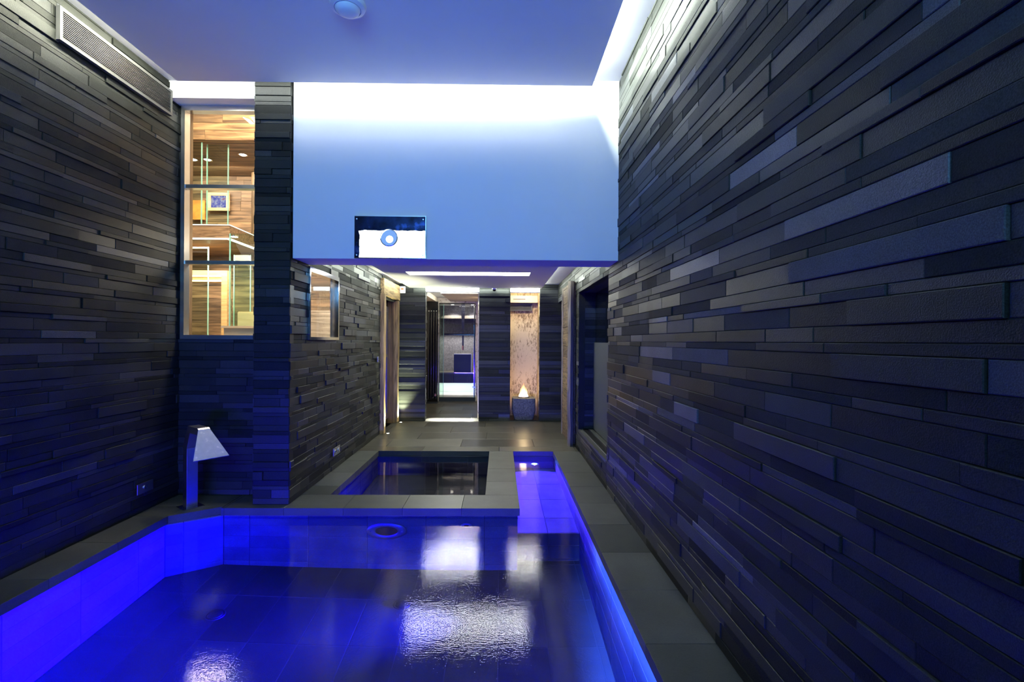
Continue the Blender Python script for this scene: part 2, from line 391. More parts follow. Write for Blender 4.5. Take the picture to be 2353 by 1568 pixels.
# pillar
mb = MB(); stone_wall(mb, (-2.235,YP,0), X, Z, -Y, .325, -.02, 3.9, [], 37, (.3,.9), (.004,.02))
stone_wall(mb, (-2.235,YW+.1,0), -Y, Z, -X, .37, -.02, 3.9, [], 38, (.3,.6), (.003,.012)); mb.box(-2.23,-1.92,YP+.02,YW+.1,-.02,3.9)
struct(mb.build('pillar', 'stone'), 'tall square stone pillar between the window and the white wall', 'pillar')
# corridor left wall (holes: small window, door)
mb = MB(); stone_wall(mb, (XC,YP,0), Y, Z, X, 4.75, -.02, 2.56, [(4.86-YP,1.5,5.74-YP,2.23),(7.92-YP,-.1,8.9-YP,2.2)], 41, (.2,.6), (.003,.02), .05)
stone_wall(mb, (XC,YP,0), Y, Z, X, .03, 2.56, 3.9, [], 42, (.2,.6), (.003,.02), .14)
struct(mb.build('wall_corridor', 'stone'), 'left corridor wall of stacked stone with a small window', 'wall')
# end-wall pillars
def end_pillar(x0, x1, label, seed):
    mb = MB(); stone_wall(mb, (x0,YB,0), X, Z, -Y, x1-x0, -.02, 2.56, [], seed, (.5,1.2), (.002,.022), .05)
    stone_wall(mb, (x1-.02,YB,0), Y, Z, X, .24, -.02, 2.56, [], seed+1, (.5,1.2), (.002,.018), .05)
    stone_wall(mb, (x0+.02,YB+.24,0), -Y, Z, -X, .24, -.02, 2.56, [], seed+2, (.5,1.2), (.002,.018), .05)
    mb.box(x0+.03,x1-.03,YB+.02,YB+.24,-.02,2.56)
    struct(mb.build('pillar', 'stone'), label, 'pillar')
end_pillar(-1.93, -1.385, 'stone pier at the corridor end beside the wooden door frame', 51)
end_pillar(-.39, .195, 'middle stone pier between the glass cabin doorway and the fire niche', 61)
end_pillar(.745, 1.42, 'right stone pier beside the fire niche and plank door', 71)

# ------------------------------------------------------------------ floors and decks
DT = .065
mb = MB()
jx = seq(-2.47, .19, -1.388, .527)
tiles(mb, (0,0,-DT), X, Y, Z, jx, [4.36, 4.745], DT)
tiles(mb, (0,0,-DT), X, Y, Z, [-1.93,-1.632], seq(4.745, 6.625, 4.51, .5245), DT)
tiles(mb, (0,0,-DT), X, Y, Z, [-.135,.19], [4.745,5.2,5.72,6.625], DT)
tiles(mb, (0,0,-DT), X, Y, Z, [-3.1,-2.473], [4.405,4.75], DT)
mb.prism([(-2.797,4.160),(-2.472,4.395),(-2.472,4.4035),(-2.797,4.4035)], -DT, 0)
tiles(mb, (0,0,-DT), X, Y, Z, [-3.1,-2.797], seq(.3, 4.16, 3.62, .55)+[4.4035], DT)
struct(mb.build('floor_deck', 'deck'), 'grey stone coping and deck around the pools', 'deck')
mb = MB(); tiles(mb, (0,0,-DT), X, Y, Z, [.73,1.1], seq(.3, 6.625, 2.41, .5245), DT)
struct(mb.build('floor_ledge', 'deck'), 'narrow stone coping along the foot of the right wall', 'deck')
mb = MB(); tiles(mb, (0,0,-DT), X, Y, Z, [-3.1,-2.2,-1.1,0,1.1], [-1.6,-1.0,-.35,.3], DT)
struct(mb.build('floor_near', 'deck'), 'stone deck at the near end of the pool', 'deck')
mb = MB(); st = lambda r: seq(-1.95, 1.5, [-1.05,-.55,-.2,-.8,-1.3,-.35][r%6], 1.05)
tiles(mb, (0,0,-DT), X, Y, Z, None, seq(6.625, 9.1, 6.91, .527), DT, .004, st)
tiles(mb, (0,0,-DT), X, Y, Z, None, seq(9.1, 12.1, 9.45, .527), DT, .004, st)
struct(mb.build('floor', 'floor'), 'grey slate plank tiles of the corridor floor', 'floor')
mb = MB(); mb.box(-3.2,1.6,6.62,14.6,-.3,-DT-.002); mb.box(-3.2,1.6,-1.7,.3,-.3,-DT-.002); mb.box(-3.2,-2.83,.3,4.75,-1.4,-DT-.002); mb.box(.76,1.6,.3,6.65,-1.4,-DT-.002)
struct(mb.build('floor_slab', 'grout'), 'slab under the floor tiles', 'floor')

# ------------------------------------------------------------------ pool basin
PZ, CZ, WZ = -1.2, -.64, -.08
mb = MB(); WT = .012
def wall_tiles(p0, p1, z0, z1, seed=0, tl=.525, th=.26):
    p0, p1 = Vector((*p0,0)), Vector((*p1,0)); u = (p1-p0); ln = u.length; u.normalize(); n = Vector((-u.y,u.x,0))
    vs = [z1]
    while vs[-1]-th > z0+.03: vs.append(vs[-1]-th)
    vs.append(z0); vs = vs[::-1]
    tiles(mb, p0-n*WT, u, Z, n, seq(0, ln, .3, tl), vs, WT, .006)
    mb2.quad(p0-n*.0025+Z*z0, p1-n*.0025+Z*z0, p1-n*.0025+Z*z1, p0-n*.0025+Z*z1)
mb2 = MB()
top = -DT
# outline seen from inside (interior to the left of travel)
wall_tiles((.19-.02,4.39), (-2.46,4.39), PZ, top)
wall_tiles((-2.46,4.39), (-2.82,4.155), PZ, top)
wall_tiles((-2.82,4.155), (-2.82,.32), PZ, top)
wall_tiles((-2.82,.32), (.755,.32), PZ, top)
wall_tiles((.755,.32), (.755,6.64), PZ, top)
wall_tiles((.755,6.64), (.16,6.64), CZ, top)
wall_tiles((.16,6.64), (.16,4.39), PZ, top)
wall_tiles((.16,4.55), (.755,4.55), PZ, CZ)           # riser of the shallow channel floor
mb3 = MB()
tiles(mb3, (0,0,PZ-WT), X, Y, Z, seq(-2.82,.755,-2.1,.35), seq(.32,4.56,.8,.525), WT, .006)
tiles(mb, (0,0,CZ-WT), X, Y, Z, [.16,.46,.755], seq(4.55,6.64,4.9,.525), WT, .006)
mb2.quad((-2.9,.3,PZ-.0025),(.78,.3,PZ-.0025),(.78,4.6,PZ-.0025),(-2.9,4.6,PZ-.0025)); mb2.quad((.15,4.55,CZ-.0025),(.78,4.55,CZ-.0025),(.78,6.66,CZ-.0025),(.15,6.66,CZ-.0025))
# tub
mbp = mb; mb = MB()
TZ = -.95
for a, b in (((-1.64,4.76),(-.12,4.76)), ((-.12,4.76),(-.12,6.615)), ((-.12,6.615),(-1.64,6.615)), ((-1.64,6.615),(-1.64,4.76))):
    wall_tiles(a, b, TZ, top)
tiles(mb, (0,0,TZ-WT), X, Y, Z, seq(-1.64,-.12,-1.3,.525), seq(4.76,6.615,5.,.525), WT, .006)
mb2.quad((-1.7,4.7,TZ-.0025),(-.1,4.7,TZ-.0025),(-.1,6.7,TZ-.0025),(-1.7,6.7,TZ-.0025))
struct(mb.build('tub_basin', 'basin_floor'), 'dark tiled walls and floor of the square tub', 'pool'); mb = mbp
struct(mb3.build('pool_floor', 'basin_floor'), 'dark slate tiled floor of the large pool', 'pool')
struct(mb.build('pool_basin', 'basin'), 'tiled slate walls and floor of the pool and tub', 'pool')
struct(mb2.build('basin_grout', 'grout'), 'light grout bed behind the pool tiles', 'pool')
mb = MB(); mb.add([(.75,.33,WZ),(.75,6.63,WZ),(.165,6.63,WZ),(.165,4.385,WZ),(-2.455,4.385,WZ),(-2.815,4.17,WZ),(-2.815,.33,WZ)], [tuple(range(7))])
o = mb.build('pool_water', 'water'); tag(o, 'blue lit water of the large pool and its narrow channel', 'water', kind='stuff')
mb = MB(); mb.quad((-1.635,4.765,WZ),(-.125,4.765,WZ),(-.125,6.61,WZ),(-1.635,6.61,WZ))
o = mb.build('tub_water', 'calm'); tag(o, 'dark still water of the square plunge tub set in the deck', 'water', kind='stuff')

# ------------------------------------------------------------------ ceilings
struct(B(-2.825,.80,-1.35,4.28,3.75,3.79).build('ceiling_panel', 'plaster'), 'suspended white ceiling raft over the pool', 'ceiling')
struct(B(-3.2,1.25,-1.7,4.5,3.9,4.0).build('ceiling', 'plaster'), 'upper ceiling above the suspended raft', 'ceiling')
struct(B(-3.2,1.25,4.5,4.9,3.9,4.0).build('ceiling', 'plaster'), 'strip of upper ceiling above the white wall', 'ceiling')
struct(B(XC+.02,XR-.005,4.475,4.86,2.245,3.9).build('wall_upper', 'plaster'), 'white plaster wall above the corridor opening', 'wall')
struct(B(-3.085,-2.24,4.56,4.72,3.74,3.9).build('trim_1', 'plaster'), 'white plaster beam above the tall window', 'trim')
struct(B(-2.2,1.5,4.86,9.45,2.56,2.66).build('ceiling_corridor', 'plaster'), 'upper ceiling of the corridor', 'ceiling')
mb = MB(); x0,x1,y0,y1 = -1.67,.765,5.0,8.99; a0,a1,b0,b1 = -1.342,.43,6.92,7.26
mb.box(x0,x1,y0,b0,2.473,2.515).box(x0,x1,b1,y1,2.473,2.515).box(x0,a0,b0,b1,2.473,2.515).box(a1,x1,b0,b1,2.473,2.515)
struct(mb.build('ceiling_raft', 'plaster'), 'suspended ceiling raft of the corridor with a slot light', 'ceiling')
o = empty('ceiling_light', ((a0+a1)/2,(b0+b1)/2,2.48), 'long white slot light recessed in the corridor ceiling', 'light')
B(a0+.002,a1-.002,b0+.002,b1-.002,2.495,2.505).build('diffuser', 'slot', o)
mb = MB(); mb.box(a0+.001,a1-.001,b0+.001,b1-.001,2.506,2.55); mb.build('housing', 'white', o)
# headers over the end wall openings
struct(B(-1.385,-.39,9.16,9.22,2.41,2.56).build('wall_doorhead', 'plaster'), 'white header over the glass cabin doorway', 'wall')
struct(B(.195,.745,9.16,9.22,2.41,2.56).build('wall_nichehead', 'plaster'), 'white header over the fire niche', 'wall')
for xa, xb, lab in ((-1.385,-.39,'bright white light band over the glass cabin doorway'),(.195,.745,'bright white light band over the fire niche')):
    o = empty('ceiling_light_band', ((xa+xb)/2,9.15,2.415), lab, 'light'); B(xa,xb,9.15,9.16,2.425,2.56).build('diffuser', 'band', o); B(xa,xb,9.145,9.16,2.41,2.424).build('profile', 'steel', o)
# wall behind the camera
struct(B(-3.2,1.2,-1.75,-1.62,-.1,3.9).build('wall_near', 'core'), 'dark wall at the near end of the pool hall', 'wall')

# ------------------------------------------------------------------ right wall recess with night window and convector grille
mb = MB(); stone_wall(mb, (XR+.08,6.70,0), X, Z, -Y, .22, .29, 2.175, [], 81, (.5,.9), (.002,.008), .03)
stone_wall(mb, (XR+.24,4.88,0), -X, Z, Y, .24, .29, 2.175, [], 82, (.5,.9), (.002,.006), .03)
mb.box(XR+.081,1.4,4.84,6.74,2.176,2.25)
struct(mb.build('wall_recess', 'stone'), 'stone reveals of the window recess in the right wall', 'wall')
w = empty('window_1', (1.31,5.79,.29), 'dark night window with grey lower film in the right wall recess', 'window', kind='structure')
B(1.315,1.33,4.9,6.69,1.486,2.17).build('pane', 'night', w)
tag(B(1.29,1.33,4.9,6.69,.30,1.486).build('film_panel', 'frost', w), 'plain grey frosted lower panel')
o = empty('convector_grille', (1.2,5.79,.26), 'slatted heating grille in the sill of the right wall recess', 'grille')
mb = MB(); mb.box(1.085,1.135,4.89,6.69,.262,.292).box(1.235,1.29,4.89,6.69,.262,.292); mb.build('sill_edge', 'deck', o)
mb = MB(); mb.box(1.135,1.142,4.89,6.69,.262,.297).box(1.228,1.235,4.89,6.69,.262,.297); mb.build('frame', 'steel', o)
mb = MB()
for i in range(8): mb.box(1.146+i*.0102,1.151+i*.0102,4.9,6.68,.266,.288)
mb.build('slats', 'black', o); B(1.142,1.228,4.9,6.68,.255,.262).build('tray', 'black', o)
struct(B(1.172,1.4,4.86,6.72,.15,.25).build('trim_4', 'core'), 'sill block under the heating grille', 'trim')

# ------------------------------------------------------------------ plank door on the right
o = struct(empty('door_1', (1.04,7.45,0), 'old wooden plank door with log posts in the right wall', 'door'), 'old wooden plank door with log posts in the right wall', 'door')
mb = MB(); rnd = random.Random(5); z = .01
while z < 2.36:
    h = min(rnd.uniform(.1,.26), 2.36-z); d = rnd.uniform(0,.008); mb.brick(Vector((1.07,7.02,0)), Y, Z, -X, 0, .87, z, z+h-.003, .045+d, .004); z += h
mb.box(1.07,1.1,7.02,7.89,.01,2.36); mb.build('plank_panel', 'wood_plank', o)
def log(cx, cy, r, z0, z1, seed):
    rnd = random.Random(seed); st = []; n = 14
    ph = [rnd.uniform(.9,1.1) for _ in range(n)]
    for k in range(9):
        z = z0+(z1-z0)*k/8; ox, oy = rnd.uniform(-.004,.004), rnd.uniform(-.004,.004); s_ = rnd.uniform(.96,1.05)
        st.append([Vector((cx+ox+r*s_*ph[i]*math.cos(2*PI*i/n), cy+oy+r*s_*ph[i]*math.sin(2*PI*i/n), z)) for i in range(n)])
    return MB().sweep(st)
log(1.02,6.965,.045,0,2.36,1).build('log_post', 'wood_log', o, True)
log(1.03,7.915,.025,0,2.36,2).build('log_post', 'wood_log', o, True)
mb = MB(); mb.box(1.3,1.4,6.9,9.14,-.02,2.3).box(1.171,1.3,6.9,6.97,0,2.22).box(1.171,1.3,6.97,9.1,2.221,2.3)
struct(mb.build('wall_doorway', 'core'), 'dark reveal behind the plank door', 'wall')

# ------------------------------------------------------------------ left timber framed door
o = struct(empty('door_2', (-1.9,8.41,0), 'narrow glazed door in a heavy weathered timber frame', 'door'), 'narrow glazed door in a heavy weathered timber frame', 'door')
def beam(name, mat, x0,x1,y0,y1,z0,z1, seed, axis=2):
    rnd = random.Random(seed); st = []
    for k in range(8):
        t = k/7; j = lambda: rnd.uniform(-.006,.006)
        if axis == 2: z = z0+(z1-z0)*t; st.append([Vector((x0+j(),y0+j(),z)),Vector((x1+j(),y0+j(),z)),Vector((x1+j(),y1+j(),z)),Vector((x0+j(),y1+j(),z))])
        else: y = y0+(y1-y0)*t; st.append([Vector((x0+j(),y,z0+j()*2)),Vector((x1+j(),y,z0+j()*2)),Vector((x1+j(),y,z1+j())),Vector((x0+j(),y,z1+j()))])
    return MB().sweep(st).build(name, mat, o, bevel=.006)
beam('post', 'wood_old', -2.03,-1.845,7.80,7.93,0,2.25,1); beam('post', 'wood_old', -2.03,-1.855,8.885,9.02,0,2.22,2)
beam('lintel', 'wood_lintel', -2.0,-1.85,7.81,9.03,2.23,2.5,3,1)
B(-2.06,-2.03,7.9,8.9,.0,2.25).build('door_leaf', 'glossblack', o)
mb = MB(); mb.box(-2.03,-2.01,7.95,8.05,.1,2.1).box(-2.03,-2.01,8.75,8.85,.1,2.1).box(-2.03,-2.01,8.05,8.75,.1,.2).box(-2.03,-2.01,8.05,8.75,2.0,2.1).box(-2.03,-2.01,8.05,8.75,1.2,1.25); mb.build('sash', 'steel', o)
mb = MB(); mb.box(-2.045,-1.93,8.845,8.885,.0,2.2); mb.build('jamb_lining', 'wood_jamb', o)
mb = MB(); mb.cyl((-2.01,8.1,1.05),.012,.05,'X',12).box(-1.965,-1.95,8.09,8.22,1.04,1.06); mb.build('handle', 'polished', o)

# ------------------------------------------------------------------ tall left window and lobby behind
w = empty('window_2', (-2.66,4.75,1.5), 'tall steel framed window in three stacked panes, lobby behind', 'window', kind='structure')
mb = MB(); fx0,fx1 = -3.06,-2.24
mb.box(fx0,fx0+.035,4.70,4.78,1.5,3.76).box(fx1-.03,fx1,4.70,4.78,1.5,3.76).box(fx0+.035,fx1-.03,4.70,4.78,1.5,1.54).box(fx0+.035,fx1-.03,4.70,4.78,3.69,3.76)
for zz in (2.22,2.95): mb.box(fx0+.035,fx1-.03,4.71,4.78,zz,zz+.035)
mb.build('frame', 'steel', w)
for za, zb in ((1.54,2.22),(2.255,2.95),(2.985,3.69)):
    B(fx0+.03,fx1-.025,4.745,4.751,za-.003,zb+.003).build('pane', 'glass', w)
struct(B(-3.2,-3.045,4.8,4.86,1.5,3.75).build('trim_11', 'wood_jamb'), 'brown wooden reveal beside the tall window', 'trim')
# small corridor window
w = empty('window_3', (-1.95,5.3,1.5), 'small steel framed window in the left corridor wall', 'window', kind='structure')
mb = MB(); y0,y1 = 4.86,5.74
mb.box(-1.98,-1.885,y0,y0+.025,1.5,2.23).box(-1.98,-1.885,y1-.025,y1,1.5,2.23).box(-1.98,-1.885,y0+.025,y1-.025,1.5,1.53).box(-1.98,-1.885,y0+.025,y1-.025,2.185,2.23)
mb.build('frame', 'polished', w); B(-1.945,-1.938,y0+.02,y1-.02,1.525,2.19).build('pane', 'glass', w)

def planks(mb, O, U, V, Nn, ul, v0, v1, h, seed, d=.02):
    rnd = random.Random(seed); v = v0
    while v < v1-.01:
        hh = min(h*rnd.uniform(.8,1.2), v1-v); u = 0
        while u < ul:
            wl = min(rnd.uniform(.8,2.2), ul-u); mb.brick(Vector(O), Vector(U), Vector(V), Vector(Nn), u+.001, u+wl-.001, v+.001, v+hh-.001, d+rnd.uniform(0,.004), .002); u += wl
        v += hh
LX0, LX1, LY0, LY1 = -5.3, -2.1, 4.9, 7.7
mb = MB(); planks(mb, (LX0,LY1,0), X, Z, -Y, LX1-LX0, 0, 4.75, .17, 91)
mb.box(LX0,LX1,LY1,LY1+.06,0,4.75); struct(mb.build('wall_lobby', 'wood_lobby'), 'brown reclaimed plank wall of the lobby behind the tall window', 'wall')
mb = MB(); mb.box(LX0-.06,LX0,LY0,LY1,0,4.75); planks(mb, (LX0,LY0,0), Y, Z, X, LY1-LY0, 0, 4.75, .17, 92); struct(mb.build('wall_lobby', 'wood_lobby'), 'left plank wall of the lobby', 'wall')
struct(B(LX1-.06,LX1,LY0+.3,LY1,2.7,4.75).build('wall_lobby', 'warm_plaster'), 'upper side wall of the lobby beside the pillar', 'wall')
mb = MB(); mb.box(LX0,LX1,LY0,LY1,4.75,4.8); struct(mb.build('ceiling_lobby', 'warm_plaster'), 'ceiling of the lobby', 'ceiling')
struct(B(LX0,LX1,LY0,LY1,-.05,0).build('floor_lobby', 'wood_light'), 'pale floor of the lobby', 'floor')
struct(B(LX0-.06,XL-.1,4.82,LY0,0,4.75).build('wall_lobby', 'wood_lobby'), 'front wall of the lobby beside the window', 'wall')
struct(B(XL-.1,-2.1,4.84,LY0,3.8,4.75).build('wall_lobby', 'wood_lobby'), 'front wall of the lobby above the window', 'wall')
# plank soffit high up
mb = MB()
planks(mb, (LX0+.02,6.3,4.05), X, Z, -Y, LX1-LX0-.08, .0, .68, .11, 93)
mb.box(LX0+.02,LX1-.06,6.3,6.36,4.05,4.74)
struct(mb.build('trim_5', 'wood_ceiling'), 'orange brown plank bulkhead high in the lobby', 'trim')
struct(B(LX0+.02,LX1-.06,6.37,LY1-.03,4.05,4.1).build('ceiling_gallery', 'wood_lobby'), 'dark gallery ceiling behind the plank bulkhead', 'ceiling')
# gallery edge: oak fascia with light lines
GX = -3.42
mb = MB(); mb.box(LX0+.03,GX,6.2,6.26,2.78,2.94)
mb.box(GX-.06,GX,6.261,7.66,2.78,2.94)
struct(mb.build('trim_6', 'wood_fascia'), 'oak fascia board along the gallery edge in the lobby', 'trim')
o = empty('light_line', (-4.,6.2,2.78), 'thin white light line along the gallery fascia in the lobby', 'light')
mb = MB(); mb.box(LX0+.03,GX+.008,6.19,6.26,2.941,2.949).box(GX-.06,GX+.008,6.261,7.66,2.941,2.949); mb.build('upper_line', 'thin_led', o)
mb = MB(); mb.box(LX0+.03,GX+.008,6.19,6.26,2.771,2.779).box(GX-.06,GX+.008,6.261,7.66,2.771,2.779); mb.build('lower_line', 'thin_led', o)
struct(B(LX0+.03,GX-.065,6.265,LY1-.03,2.80,2.9).build('floor_gallery', 'wood_lobby'), 'gallery floor in the lobby', 'floor')
# glass balustrade panes
def gpane(name, x0, x1, y, z0, z1, label, group=None):
    o = empty(name, ((x0+x1)/2,y,z0), label, 'glass panel', group)
    B(x0,x1,y-.005,y+.005,z0,z1).build('pane', 'glass_green', o)
    mb = MB(); mb.box(x0-.012,x0-.001,y-.007,y+.007,z0,z1).box(x1+.001,x1+.012,y-.007,y+.007,z0,z1); mb.build('polished_edge', 'glass_edge', o)
gpane('glass_panel', -4.12,-3.86,6.33,2.901,4.04, 'left tall glass panel standing on the lobby gallery')
gpane('glass_panel', -3.82,-3.56,6.4,2.901,4.04, 'right tall glass panel standing on the lobby gallery')
gpane('glass_panel', -4.22,-3.99,6.7,.0,2.76, 'floor to ceiling glass panel inside the orange timber door frame')
gpane('glass_panel', -3.95,-3.72,7.3,.0,2.76, 'floor to ceiling glass panel far behind the orange timber door frame')
gpane('glass_panel', -3.16,-2.86,5.75,.0,2.74, 'floor to ceiling glass panel behind the oak counter')
# round timber columns + picture
o = log(-3.72,7.5,.08,2.901,4.04,8).build('timber_column', 'wood_jamb', None, True); tag(o, 'round brown timber column behind the right glass panel on the gallery', 'column')
o = empty('framed_picture', (-4.385,7.62,3.5), 'colourful backlit picture in a gold frame on the lobby wall', 'picture')
def rel_frame(o, x0,x1,y,z0,z1,t,fm,pm):
    mb = MB(); mb.box(x0,x1,y-.03,y,z0,z0+t).box(x0,x1,y-.03,y,z1-t,z1).box(x0,x0+t,y-.03,y,z0+t,z1-t).box(x1-t,x1,y-.03,y,z0+t,z1-t); mb.build('frame', fm, o)
    B(x0+t,x1-t,y-.015,y-.004,z0+t,z1-t).build('picture', pm, o)
rel_frame(o, -4.55,-4.22,7.655,3.50,3.78,.045,'wood_light','picture')
# lower lobby: timber door frame, counter, cabinet
o = empty('timber_doorway', (-3.75,6.9,0), 'orange timber door frame with light lines in the lower lobby', 'door frame')
mb = MB(); mb.box(-4.5,-3.81,6.85,6.95,2.30,2.46).box(-3.89,-3.81,6.85,6.95,0,2.30).box(-4.5,-4.36,6.85,6.95,0,2.30); mb.build('frame', 'wood_orange', o)
mb = MB(); mb.box(-4.36,-3.89,6.835,6.849,2.305,2.322).box(-4.36,-3.89,6.835,6.849,2.372,2.385); mb.build('light_line', 'warm_led', o)
o = empty('reception_counter', (-2.75,5.4,0), 'pale oak counter low in the lobby window', 'counter')
B(-2.98,-2.45,5.3,5.6,0,1.62).build('front', 'wood_light', o); B(-3.0,-2.43,5.28,5.62,1.621,1.645).build('top', 'wood_light', o)
o = empty('oak_cabinet', (-2.97,6.2,0), 'pale oak cabinet standing behind the lobby counter', 'cabinet')
B(-3.2,-2.75,6.0,6.4,0,1.84).build('body', 'wood_light', o); B(-3.2,-2.75,5.985,5.999,.1,1.83).build('door', 'wood_light', o)
mb = MB(); planks(mb, (-3.05,7.0,0), X, Z, -Y, .85, 0, 1.92, .13, 95); mb.box(-3.05,-2.2,7.0,7.03,0,1.92); o = mb.build('plank_screen', 'wood_grey'); tag(o, 'low grey plank screen seen through the small corridor window', 'screen')
o = B(-2.64,-2.56,6.55,6.63,0,2.75).build('oak_post', 'wood_light'); tag(o, 'pale oak post standing in the lobby, seen through the small corridor window', 'post')
o = B(-4.78,-4.60,7.63,7.655,3.36,3.66).build('wall_canvas', 'canvas'); tag(o, 'narrow orange and yellow canvas left of the gold framed picture', 'picture')
def downlight(x, y, z, label, mat='spot', r=.05, grp=None):
    o = empty('downlight', (x,y,z), label, 'light', grp)
    MB().lathe((x,y,z-.012), [(r,0),(r*1.25,0),(r*1.25,.012),(r,.012)], 'Z', 20).build('rim', 'polished', o, True)
    MB().cyl((x,y,z-.008), r*.95, .006, 'Z', 20).build('lens', mat, o)
downlight(-4.35,6.95,4.05, 'left one of two bright downlights in the lobby gallery ceiling')
downlight(-4.15,6.95,4.05, 'right one of two bright downlights in the lobby gallery ceiling')
downlight(-3.55,6.75,4.05, 'round lamp over the timber column in the lobby gallery ceiling')
downlight(-3.26,6.0,2.765, 'bright spot lamp under the gallery corner in the lobby')

# ------------------------------------------------------------------ room beyond the end wall: radiator, bulkhead, glass cabin
struct(B(-1.2,.1,9.85,11.8,2.45,2.49).build('ceiling_raft', 'warm_plaster'), 'small suspended ceiling raft in the far room', 'ceiling')
struct(B(-2.1,.2,9.45,12.2,2.56,2.66).build('ceiling_far', 'plaster'), 'upper ceiling of the far room', 'ceiling')
struct(B(-1.95,-1.55,9.36,12.08,2.45,2.559).build('trim_7', 'warm_plaster'), 'plaster bulkhead over the black radiator', 'trim')
struct(B(-2.1,-1.95,9.34,14.4,-.05,2.56).build('wall_far', 'warm_plaster'), 'left wall of the far room', 'wall')
struct(B(-.42,-.3,9.345,12.1,0,2.56).build('wall_far', 'stained'), 'right wall of the far room', 'wall')
mb = MB(); mb.box(-1.95,-1.5,12.1,12.2,0,2.56).box(-.6,-.3,12.1,12.2,0,2.56).box(-1.5,-.6,12.1,12.2,2.44,2.56)
struct(mb.build('wall_cabin', 'stained'), 'stained pale wall around the glass cabin front', 'wall')
o = empty('radiator', (-1.62,11.7,0), 'tall black column radiator in the far doorway', 'radiator')
B(-1.9,-1.49,11.75,11.79,.03,2.44).build('back_panel', 'glossblack', o)
for k in range(4):
    x = -1.70+k*.06
    MB().lathe((x,11.68,.08), [(0,0),(.02,.01),(.022,.06),(.022,2.04),(.02,2.1),(0,2.11)], 'Z', 16).build('column', 'glossblack', o, True)
    MB().lathe((x,11.68,2.195), [(0,0),(.014,.004),(.014,.02),(0,.026)], 'Z', 12).build('cap', 'polished', o, True)
for zr in (.1, 2.0): B(-1.73,-1.49,11.705,11.745,zr,zr+.04).build('rail', 'glossblack', o)
mb = MB(); mb.cyl((-1.53,11.655,.2),.018,.05,'Y',14).cyl((-1.545,11.62,.2),.012,.04,'X',12).box(-1.535,-1.525,11.6,11.62,.17,.24); mb.build('valve', 'copper', o)
B(-1.74,-1.48,11.62,11.8,0,.03).build('foot', 'black', o)
# glass cabin
o = struct(empty('door_3', (-1.05,12.12,0), 'glass front and door of the steam cabin', 'door'), 'glass front and door of the steam cabin', 'door')
mb = MB(); mb.box(-1.5,-.6,12.06,12.1,.0,.1); mb.build('threshold', 'black', o)
mb = MB(); mb.box(-1.5,-.6,12.07,12.095,2.4,2.425).box(-.635,-.61,12.07,12.095,.1,2.4).box(-1.38,-.635,12.075,12.09,1.655,1.675); mb.build('frame', 'glossblack', o)
mb = MB(); mb.box(-1.38,-.635,12.07,12.075,1.64,1.655).box(-.642,-.636,12.066,12.094,.1,2.4).box(-1.5,-1.494,12.07,12.09,.1,2.4); mb.build('chrome_strip', 'polished', o)
B(-1.38,-.64,12.08,12.088,.1,2.4).build('pane', 'glass', o)
B(-1.49,-1.385,12.04,12.048,.1,2.4).build('side_pane', 'glass_green', o)
B(-1.392,-1.384,12.035,12.05,.1,2.4).build('glass_edge', 'glass_edge', o)
mb = MB(); mb.cyl((-.66,12.065,.36),.014,.06,'Y',12).box(-.66,-.59,11.995,12.01,.345,.375); mb.build('handle', 'polished', o)
CB = 13.9
mb = MB(); mb.box(-1.95,.1,CB,CB+.1,0,2.6); struct(mb.build('wall_steam', 'grey_stone'), 'grey back wall of the steam cabin', 'wall')
struct(B(-.45,-.35,12.2,CB,0,2.6).build('wall_steam', 'stone'), 'right wall of the steam cabin', 'wall')
struct(B(-1.95,-.35,12.2,CB,2.5,2.56).build('ceiling_steam', 'plaster'), 'ceiling of the steam cabin', 'ceiling')
struct(B(-1.95,-.35,12.2,CB,-.05,.08).build('floor_steam', 'plaster'), 'pale floor of the steam cabin', 'floor')
struct(B(-1.94,-.45,13.6,CB,2.12,2.2).build('trim_8', 'floor'), 'upper stone ledge across the steam cabin', 'trim')
o = empty('bench', (-1.1,13.5,.08), 'dark slab bench in the steam cabin', 'bench')
mb = MB(); 
for a, b in ((-1.9,-1.24),(-1.236,-.84),(-.836,-.46)): mb.box(a,b,13.15,13.55,.36,.60)
mb.build('front', 'black', o); B(-1.9,-.46,13.14,CB-.002,.602,.64).build('seat', 'floor', o)
B(-1.9,-.46,13.56,13.62,.082,.36).build('support', 'plaster', o)
o = empty('backrest_panel', (-1.02,13.3,.645), 'square black panel standing upright on the steam cabin bench', 'panel')
B(-1.24,-.78,13.2,13.26,.645,1.13).build('panel', 'black', o); 
mb = MB(); mb.box(-1.24,-.765,13.201,13.27,1.131,1.145).box(-.779,-.765,13.201,13.27,.645,1.13); mb.build('rim', 'white', o)
o = empty('hanging_strap', (-.97,12.9,1.2), 'dark hanging strap with copper end in the steam cabin', 'strap')
mb = MB(); mb.sweep([[Vector((-.975-w_,12.9,z)),Vector((-.975+w_,12.9,z)),Vector((-.975+w_,12.91,z)),Vector((-.975-w_,12.91,z))] for w_, z in ((.02,1.37),(.025,1.7),(.04,2.1),(.05,2.3),(.05,2.5))]); mb.build('strap', 'black', o)
mb = MB(); mb.lathe((-.975,12.905,1.25),[(0,0),(.018,.005),(.022,.06),(.018,.12),(0,.121)],'Z',14); mb.build('tip', 'copper', o, True)
downlight(-1.3,13.4,2.5, 'left spot lamp in the steam cabin ceiling', 'spot', .045); downlight(-.75,13.4,2.5, 'right spot lamp in the steam cabin ceiling', 'spot', .045)

